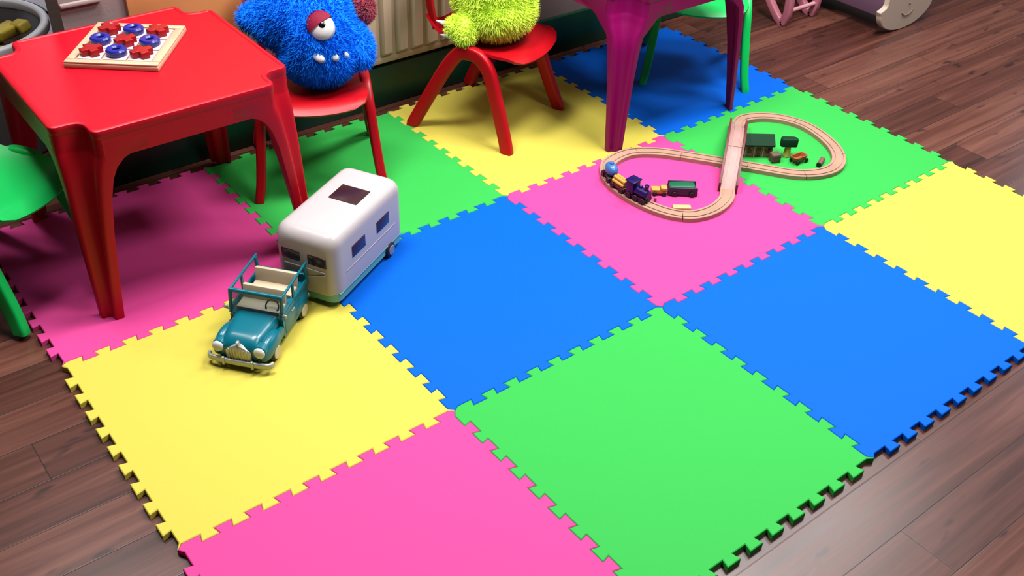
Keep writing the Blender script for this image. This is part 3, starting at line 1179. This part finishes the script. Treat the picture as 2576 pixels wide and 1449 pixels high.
for a, b in zip(cuts[:-1], cuts[1:]):
    seg = [p - TO for p in path[a:b + 1]]
    d0, d1 = (seg[1] - seg[0]).normalized(), (seg[-1] - seg[-2]).normalized()
    seg[0] = seg[0] + d0 * 0.0006
    seg[-1] = seg[-1] - d1 * 0.0006
    bm = new()
    sweep(bm, seg, sec)
    obj('track_section', bm, M_track, tr, smooth=30)
b0, b1 = Vector((2.026, -0.689, 0)), Vector((1.711, -0.935, 0))
bl = (b1 - b0).length


def bz(s):
    return 0.062 * (0.5 - 0.5 * cos(2 * pi * min(max(s, 0), 1))) ** 0.72


bp_ = [b0.lerp(b1, k / 24) + Vector((0, 0, bz(k / 24))) - TO for k in range(25)]
for a, b in ((0, 7), (7, 15), (15, 24)):
    bm = new()
    seg = [p.copy() for p in bp_[a:b + 1]]
    dd = (seg[1] - seg[0]).normalized()
    seg[0] += dd * 0.0008
    sweep(bm, seg, sec)
    obj('bridge_deck', bm, M_deck, tr, smooth=30)
sd = Vector((-(b1 - b0).y, (b1 - b0).x, 0)).normalized()
for sg in (-1, 1):
    bm = new()
    rings = []
    for k, p in enumerate(bp_):
        c = p + sd * sg * 0.0235
        s = k / 24
        hb = 0.006 if 0.25 < s < 0.72 else max(0.0, 0.0)
        zt_ = p.z + 0.028
        zb_ = max(0.0, p.z - 0.012) if 0.22 < s < 0.78 else 0.0
        rings.append([c - sd * 0.0028 + Vector((0, 0, zb_ - c.z)), c + sd * 0.0028 + Vector((0, 0, zb_ - c.z)), c + sd * 0.0028 + Vector((0, 0, zt_ - c.z)), c - sd * 0.0028 + Vector((0, 0, zt_ - c.z))])
    loft(bm, rings)
    o = obj('bridge_rail', bm, M_rail, tr, smooth=40)
    o['label'] = 'red-brown side rail of the bridge'

# ------------------------------------------------------------------ toy train and the loose pieces
M_blue_t = mat('sky_blue_toy_paint', (70, 130, 206), 0.3)
M_navy = mat('navy_toy_paint', (26, 10, 96), 0.3)
M_dk = mat('dark_toy_base', (40, 14, 26), 0.5)
M_brown = mat('brown_toy_wood', (120, 56, 30), 0.5)
M_log = mat('yellow_toy_wood', (228, 178, 76), 0.45)
M_dgreen = mat('dark_green_toy_paint', (4, 62, 34), 0.6, spec=0.15)
M_mgreen = mat('mid_green_toy_paint', (22, 112, 78), 0.35)
M_slate = mat('slate_grey_toy_paint', (52, 46, 70), 0.4)
M_orange = mat('orange_brown_toy_wood', (182, 92, 48), 0.45)
M_tim = mat('brick_brown_toy_wood', (186, 122, 112), 0.55)


def wheels(t, xs, hy_, r, m, z=None):
    for x in xs:
        for sy in (-1, 1):
            bm = new()
            cyl(bm, (x, sy * hy_, r if z is None else z), (0, 1, 0), r, 0.005, 16, bev=0.001)
            obj('wheel', bm, m, t)


TRZ = 0.0122
# engine
d = Vector((0.055, -0.105))
en = thing('toy_steam_engine', 'dark navy toy steam engine leading the train on the near loop', 'toy train', (1.4690, -0.828, TRZ), atan2(-1.0, 0.12), 'toy train on the near loop')
bm = new()
box(bm, (0, 0, 0.010), (0.066, 0.030, 0.008), bev=0.002)
obj('chassis', bm, M_dk, en)
bm = new()
cyl(bm, (0.014, 0, 0.026), (1, 0, 0), 0.0135, 0.044, 20, bev=0.003)
obj('boiler', bm, M_navy, en)
bm = new()
box(bm, (-0.020, 0, 0.032), (0.026, 0.032, 0.036), bev=0.003)
box(bm, (-0.020, 0, 0.051), (0.032, 0.036, 0.004), bev=0.0015)
obj('cab', bm, M_navy, en)
bm = new()
cyl(bm, (0.026, 0, 0.045), (0, 0, 1), 0.0045, 0.018, 14, r2=0.0065, bev=0.001)
obj('chimney', bm, M_navy, en)
bm = new()
ball(bm, (0.006, 0, 0.040), (0.006, 0.006, 0.006), u=12, v=8)
obj('steam_dome', bm, M_navy, en)
wheels(en, (-0.022, 0.002, 0.024), 0.0165, 0.0095, M_dk)
bm = new()
cyl(bm, (0.034, 0, 0.012), (1, 0, 0), 0.005, 0.006, 12, bev=0.001)
obj('magnet_coupling', bm, M_dk, en)
# log wagon
lw = thing('toy_log_wagon', 'brown toy wagon carrying yellow logs behind the navy engine', 'toy train', (1.4660, -0.763, TRZ), atan2(-1.0, -0.04), 'toy train on the near loop')
bm = new()
box(bm, (0, 0, 0.011), (0.052, 0.030, 0.009), bev=0.002)
obj('base', bm, M_brown, lw)
for y, z in ((-0.010, 0.021), (0.0, 0.021), (0.010, 0.021), (-0.005, 0.030), (0.005, 0.030)):
    bm = new()
    cyl(bm, (0, y, z), (1, 0, 0), 0.0052, 0.046, 12, bev=0.001)
    obj('log', bm, M_log, lw)
wheels(lw, (-0.018, 0.018), 0.0165, 0.0085, M_dk)
# tank wagon
tw = thing('toy_tank_wagon', 'sky blue round toy tank wagon at the tail of the train', 'toy train', (1.4805, -0.706, TRZ), atan2(-0.92, -0.34), 'toy train on the near loop')
bm = new()
box(bm, (0, 0, 0.011), (0.052, 0.030, 0.009), bev=0.002)
obj('base', bm, M_dk, tw)
bm = new()
ball(bm, (0, 0, 0.030), (0.027, 0.0175, 0.0185))
obj('tank', bm, M_blue_t, tw)
bm = new()
cyl(bm, (0, 0, 0.0485), (0, 0, 1), 0.006, 0.006, 14, bev=0.001)
obj('filler_cap', bm, M_blue_t, tw)
wheels(tw, (-0.018, 0.018), 0.0165, 0.0085, M_dk)
# green carriage and small yellow truck lying inside the near loop
gw = thing('toy_carriage', 'green toy carriage with slate edges lying inside the near loop', 'toy train', (1.607, -0.862, 0), atan2(-0.62, 0.78), 'loose toys inside the near loop')
bm = new()
box(bm, (0, 0, 0.008), (0.080, 0.042, 0.012), bev=0.002)
for sy in (-1, 1):
    box(bm, (0, sy * 0.019, 0.019), (0.078, 0.005, 0.016), bev=0.0015)
obj('frame', bm, M_slate, gw)
bm = new()
box(bm, (-0.002, 0, 0.020), (0.072, 0.032, 0.016), bev=0.006)
obj('roof', bm, M_mgreen, gw)
wheels(gw, (-0.024, 0.024), 0.0235, 0.008, M_dk)
yt = thing('toy_truck', 'small yellow and orange toy truck against the green carriage', 'toy truck', (1.550, -0.829, 0), atan2(-0.62, 0.78), 'loose toys inside the near loop')
bm = new()
box(bm, (0.0, 0, 0.009), (0.044, 0.024, 0.008), bev=0.002)
obj('base', bm, M_orange, yt)
bm = new()
box(bm, (0.012, 0, 0.018), (0.018, 0.022, 0.012), bev=0.003)
box(bm, (-0.010, 0, 0.015), (0.024, 0.022, 0.007), bev=0.002)
obj('cab', bm, M_log, yt)
wheels(yt, (-0.013, 0.013), 0.013, 0.0065, M_dk)
bm = new()
box(bm, (0, 0, 0.005), (0.050, 0.020, 0.010), bev=0.003)
o = obj('toy_plank', bm, mat('pale_yellow_toy_wood', (244, 196, 138), 0.5))
o.location = (1.545, -0.922, 0)
o.rotation_euler = (0, 0, atan2(-0.60, 0.80))
tag(o, 'pale yellow wooden toy plank lying beside the front of the near loop', 'toy block', 'loose toys inside the near loop')
# little peg figure beside the engine
pg = thing('peg_figure', 'tiny pink peg figure standing in front of the navy engine', 'toy figure', (1.511, -0.855, 0), 0)
bm = new()
cyl(bm, (0, 0, 0.006), (0, 0, 1), 0.004, 0.012, 12, r2=0.003, bev=0.0008)
obj('body', bm, mat('rose_toy_paint', (196, 60, 118), 0.4), pg)
bm = new()
ball(bm, (0, 0, 0.014), 0.0036, u=12, v=8)
obj('head', bm, mat('skin_tone_toy_paint', (226, 150, 150), 0.4), pg)

# station inside the far loop
sa = atan2(-0.60, 0.80)
st = thing('toy_station', 'toy station house with dark green roof inside the far loop', 'toy building', (1.948, -0.832, 0), sa)
bm = new()
box(bm, (0, 0, 0.020), (0.078, 0.040, 0.040), bev=0.0015)
wl = obj('walls', bm, M_tim, st)
M_dbr = mat('dark_brown_toy_paint', (112, 58, 58), 0.55)
for x in (-0.026, 0.0, 0.026):
    bm = new()
    box(bm, (x, -0.0203, 0.016 if x == 0 else 0.022), (0.013, 0.002, 0.030 if x == 0 else 0.018), bev=0.0006)
    obj('door' if x == 0 else 'window', bm, M_dbr, wl)
bm = new()
for k in range(4):
    x = -0.039 + k * 0.026
    box(bm, (x, -0.0208, 0.020), (0.003, 0.0025, 0.038))
for sg in (-1, 1):
    box(bm, (sg * 0.013, -0.0208, 0.033), (0.026, 0.0022, 0.0025), rot=Matrix.Rotation(radians(25 * sg), 3, 'Y'))
obj('timber_frame', bm, mat('light_brown_toy_paint', (226, 172, 158), 0.5), wl)
bm = new()
loft(bm, [[(x, -0.029, 0.038), (x, -0.029, 0.043), (x, 0.0, 0.066), (x, 0.029, 0.043), (x, 0.029, 0.038), (x, 0.0, 0.060)] for x in (-0.044, 0.044)])
o = obj('roof', bm, M_dgreen, st, smooth=0)
bm = new()
box(bm, (0, 0, 0.049), (0.076, 0.036, 0.018))
for v in bm.verts:
    if v.co.z > 0.05:
        v.co.y *= 0.1
        v.co.z = 0.061
obj('gable', bm, M_tim, st, smooth=0)
# crates beside the station
for (x, y, sz, an, lab) in ((1.958, -0.893, 0.026, 0.2, 'small grey-brown wooden toy crate at the corner of the station'),):
    ck = thing('toy_crate', lab, 'toy block', (x, y, 0), sa + an)
    bm = new()
    box(bm, (0, 0, sz / 2), (sz, sz, sz), bev=0.002)
    obj('box', bm, mat('grey_brown_toy_wood', (112, 92, 78), 0.6), ck)
    bm = new()
    for zz in (0.25, 0.75):
        box(bm, (0, 0, sz * zz), (sz + 0.002, sz + 0.002, 0.003), bev=0.0006)
    obj('band', bm, M_dbr, ck)
# tree with dark green crown on a yellow trunk
tt = thing('toy_tree', 'toy tree with dark green crown and yellow trunk right of the station', 'toy tree', (2.012, -0.893, 0), sa)
bm = new()
cyl(bm, (0, 0, 0.018), (0, 0, 1), 0.0115, 0.036, 16, r2=0.008, bev=0.002)
obj('trunk', bm, mat('bright_yellow_toy_paint', (240, 214, 96), 0.4), tt)
bm = new()
prism(bm, fillet([(-0.026, -0.013), (0.022, -0.013), (0.027, 0.0), (0.018, 0.013), (-0.024, 0.013)], 0.008, 4), 0.036, 0.060, 0.005)
obj('crown', bm, M_dgreen, tt)
# orange brown boat-like wagon
ow = thing('toy_tipper_wagon', 'orange-brown toy wagon between the toy tree and the track', 'toy train', (2.012, -0.936, 0), sa + 0.55)
bm = new()
loft(bm, [[(x * k, y * k2, z) for x, y in rrect(0.050, 0.026, 0.006)] for k, k2, z in ((0.62, 0.7, 0.004), (0.95, 0.95, 0.017), (1.0, 1.0, 0.022), (0.86, 0.78, 0.022), (0.7, 0.6, 0.012))])
obj('hopper', bm, M_orange, ow)
wheels(ow, (-0.014, 0.020), 0.0135, 0.007, M_dgreen)
# little brown log against the right end of the far loop
lg = thing('toy_log', 'small red-brown toy log lying by the right end of the far loop', 'toy block', (2.058, -0.982, 0), atan2(-0.35, 0.94) + 0.75)
bm = new()
cyl(bm, (0, 0, 0.0075), (1, 0, 0), 0.0075, 0.040, 16, bev=0.001)
obj('log', bm, mat('red_brown_toy_wood', (150, 84, 84), 0.5), lg)
bm = new()
cyl(bm, (-0.0205, 0, 0.0075), (1, 0, 0), 0.0072, 0.006, 16, bev=0.001)
o = obj('end_cap', bm, M_dgreen, lg)
o['label'] = 'dark end of the log'

# ------------------------------------------------------------------ radiator
M_rad = mat('beige_radiator_enamel', (212, 184, 160), 0.4, gain=1.2)
rx0, rx1, rz0, rz1, ry = 0.97, 1.70, 0.138, 0.65, 0.042
rd = thing('radiator', 'beige fluted panel radiator on the wall behind the plush toys', 'radiator', ((rx0 + rx1) / 2, WALLY - 0.02, rz0))
ox = (rx0 + rx1) / 2
bm = new()
N_ = 13
pit = (rx1 - rx0 - 0.02) / N_
prof = []
x = rx0 + 0.01
for k in range(N_):
    for a, dp in ((0.0, 0.0), (0.10, 0.0), (0.26, 1.0), (0.74, 1.0), (0.90, 0.0)):
        prof.append((x + (k + a) * pit, dp))
prof.append((x + N_ * pit, 0.0))
cols_ = []
for xx, dp in prof:
    cols_.append([(xx - ox, ry - dp * g - (WALLY - 0.02), z - rz0) for z, g in ((rz0 + 0.022, 0.0), (rz0 + 0.036, 0.016), (rz1 - 0.04, 0.016), (rz1 - 0.022, 0.0))])
grid = [[bm.verts.new(p) for p in c] for c in cols_]
for a, b in zip(grid[:-1], grid[1:]):
    for i in range(3):
        bm.faces.new((a[i], b[i], b[i + 1], a[i + 1]))
box(bm, (0, ry - (WALLY - 0.02) + 0.008, 0.011 + 0.0), (rx1 - rx0, 0.018, 0.024), bev=0.005)
box(bm, (0, ry - (WALLY - 0.02) + 0.008, rz1 - rz0 - 0.011), (rx1 - rx0, 0.018, 0.024), bev=0.005)
for sx in (-1, 1):
    box(bm, (sx * ((rx1 - rx0) / 2 - 0.005), ry - (WALLY - 0.02) + 0.008, (rz1 - rz0) / 2), (0.012, 0.018, rz1 - rz0 - 0.01), bev=0.004)
obj('panel', bm, M_rad, rd, smooth=35)
bm = new()
for sx in (-1, 1):
    box(bm, (sx * 0.25, 0.008, 0.25), (0.04, 0.024, 0.3))
obj('bracket', bm, M_rad, rd)
# ------------------------------------------------------------------ things beyond the table on the left
M_clear = mat('cloudy_clear_plastic', (196, 196, 200), 0.18, trans=0.75, ior=1.25)
M_olive = mat('olive_yellow_plastic', (196, 172, 60), 0.5, gain=1.4, var=0.35, vscale=14)
M_greybox = mat('grey_storage_plastic', (178, 158, 154), 0.3, var=0.1, vscale=6)
tb = thing('storage_tub', 'round clear plastic storage tub with pale rim behind the red table', 'storage tub', (0.19, 0.50, FLOOR))
bm = new()
N_ = 40
rings = []
for r_, z in ((0.165, 0.0), (0.172, 0.006), (0.195, 0.335), (0.191, 0.335), (0.168, 0.010), (0.02, 0.010)):
    rings.append([(r_ * cos(2 * pi * i / N_), r_ * sin(2 * pi * i / N_), z) for i in range(N_)])
loft(bm, rings)
obj('wall', bm, M_clear, tb, smooth=40)
bm = new()
pth = [(0.199 * cos(2 * pi * i / N_), 0.199 * sin(2 * pi * i / N_), 0.333) for i in range(N_)]
sweep(bm, pth, rrect(0.022, 0.026, 0.006, 3), closed=True)
o = obj('rim', bm, mat('grey_white_plastic', (200, 198, 202), 0.35, gain=1.5), tb, smooth=50)
o['label'] = 'pale grey rim'
bm = new()
pth = [(0.212 * cos(a), 0.212 * sin(a), 0.337) for a in [radians(-2 + 3 * k) for k in range(18)]]
sweep(bm, pth, rrect(0.006, 0.012, 0.002, 2))
o = obj('handle_grip', bm, mat('charcoal_plastic', (48, 40, 46), 0.5), tb, smooth=50)
o['label'] = 'dark grip on the rim'
rr_ = random.Random(4)
cols3 = [M_olive, mat('mauve_grey_plastic', (160, 146, 178), 0.5, gain=1.3), mat('dark_brown_plastic', (70, 52, 42), 0.5), M_olive]
for k in range(14):
    a, q = k * 2.4, 0.03 + 0.105 * sqrt((k + 0.5) / 14)
    bm = new()
    s_ = rr_.uniform(0.036, 0.050)
    box(bm, (0, 0, 0), (s_ * 1.5, s_, s_ * 0.8), bev=s_ * 0.2, seg=3)
    side_ = q * cos(a) * 0.79 - q * sin(a) * 0.61
    o = obj('building_block', bm, cols3[0] if side_ > 0.015 else cols3[1] if side_ > -0.05 else cols3[2])
    lv = k % 2
    o.location = (0.19 + q * cos(a), 0.50 + q * sin(a), FLOOR + 0.292 + lv * 0.032 + rr_.uniform(0, 0.006))
    o.rotation_euler = (rr_.uniform(-.4, .4), rr_.uniform(-.4, .4), rr_.uniform(0, 3))
    tag(o, 'one of the blurred plastic blocks heaped in the clear tub', 'toy block', 'plastic blocks in the clear tub')
bm = new()
cyl(bm, (0, 0, 0.140), (0, 0, 1), 0.165, 0.254, 32)
o = obj('block_heap', bm, cols3[2])
o.location = (0.19, 0.50, FLOOR + 0.0115)
tag(o, 'lower heap of plastic blocks filling the clear tub', 'toy block')
o['kind'] = 'stuff'

# ------------------------------------------------------------------ doll furniture on the wood floor, far right
M_lilac = mat('lilac_painted_wood', (150, 110, 140), 0.5)
M_ccream = mat('cream_painted_wood', (230, 208, 188), 0.45)
M_pinkp = mat('pink_painted_wood', (220, 130, 150), 0.4)
cx, cy0, cy1 = 3.165, -0.478, -0.02
cr = thing('doll_cradle', 'lilac doll cradle with cream rocker ends on the wood floor', 'doll cradle', (cx, (cy0 + cy1) / 2, FLOOR))
hyl = (cy1 - cy0) / 2
for sy in (-1, 1):
    bm = new()
    # rocker end board outline in x-z: crescent foot blending into a tall rounded board
    pts = []
    for k in range(21):
        a = radians(-180 + 9 * k)
        pts.append((0.163 * cos(a), 0.082 + 0.082 * sin(a) * (1.0)))
    pts += [(0.172, 0.098), (0.150, 0.104), (0.134, 0.112), (0.138, 0.24), (0.10, 0.30), (0.0, 0.325), (-0.10, 0.30), (-0.138, 0.24), (-0.134, 0.112), (-0.150, 0.104), (-0.172, 0.098)]
    pts = fillet(pts, 0.008, 3)
    y0 = sy * hyl
    a_ = [(x, y0 - 0.008, z) for x, z in pts]
    b_ = [(x, y0 + 0.008, z) for x, z in pts]
    ai = [(x, y0 - 0.011, z) for x, z in offset_poly(pts, -0.003)]
    bi = [(x, y0 + 0.011, z) for x, z in offset_poly(pts, -0.003)]
    loft(bm, [ai, a_, b_, bi])
    fill_caps(bm)
    eb = obj('rocker_end', bm, M_ccream, cr, smooth=35)
    eb['label'] = 'cream rocker end board'
    bm = new()
    yy = y0 + (sy * 0.0118)
    pth = [(0.005 + 0.036 * cos(a), yy, 0.078 + 0.026 * sin(a)) for a in [radians(-160 + 10 * k) for k in range(15)]]
    sweep(bm, pth, rrect(0.005, 0.003, 0.001, 2), up=Vector((0, 1, 0)))
    ball(bm, (0.008, yy, 0.098), (0.006, 0.0018, 0.004), u=10, v=8)
    obj('smile_groove', bm, mat('tan_groove_paint', (164, 128, 100), 0.6), eb)
for sx in (-1, 1):
    bm = new()
    rot = Matrix.Rotation(radians(9 * sx), 3, 'Y')
    box(bm, (sx * 0.128, 0, 0.145), (0.010, 2 * hyl - 0.022, 0.17), rot=rot, bev=0.002)
    obj('side_panel', bm, M_lilac, cr)
    bm = new()
    box(bm, (sx * 0.1165, -hyl + 0.014, 0.15), (0.016, 0.010, 0.16), rot=rot, bev=0.002)
    o = obj('corner_batten', bm, M_ccream, cr)
bm = new()
box(bm, (0, 0, 0.066), (0.22, 2 * hyl - 0.02, 0.01))
obj('bottom_board', bm, M_lilac, cr)

pc = thing('doll_chair', 'pink doll high chair with V-shaped legs left of the cradle', 'doll chair', (2.89, -0.16, FLOOR))
for sx, x in ((-1, -0.082), (1, 0.082)):
    for nm, pts in (('front_leg', [(x, -0.052, 0.006), (x, -0.064, 0.05), (x, -0.062, 0.12), (x, -0.055, 0.24), (x, -0.05, 0.34)]),
                    ('rear_leg', [(x, -0.050, 0.006), (x, -0.020, 0.022), (x, 0.030, 0.075), (x, 0.085, 0.16), (x, 0.14, 0.26)])):
        bm = new()
        rings = []
        P = catmull(pts, 6, closed=False)
        n = len(P)
        for i in range(n):
            t_ = (P[min(i + 1, n - 1)] - P[max(i - 1, 0)]).normalized()
            s_ = Vector((1, 0, 0))
            u_ = s_.cross(t_)
            rings.append([P[i] + s_ * a + u_ * b for a, b in rrect(0.026, 0.030, 0.007, 3)])
        rings[0] = [Vector((p.x, p.y, max(p.z, 0.0))) for p in rings[0]]
        loft(bm, rings)
        obj(nm, bm, M_pinkp, pc, smooth=45)
bm = new()
tube(bm, [(-0.08, -0.064, 0.055), (0.08, -0.064, 0.055)], 0.008, 12)
o = obj('crossbar', bm, mat('pale_pink_painted_wood', (240, 172, 184), 0.4), pc)
bm = new()
box(bm, (0, 0.0, 0.225), (0.15, 0.14, 0.016), bev=0.005)
obj('seat', bm, M_pinkp, pc)
bm = new()
box(bm, (0, 0.10, 0.31), (0.15, 0.014, 0.15), rot=Matrix.Rotation(radians(-18), 3, 'X'), bev=0.006)
obj('backrest', bm, M_pinkp, pc)
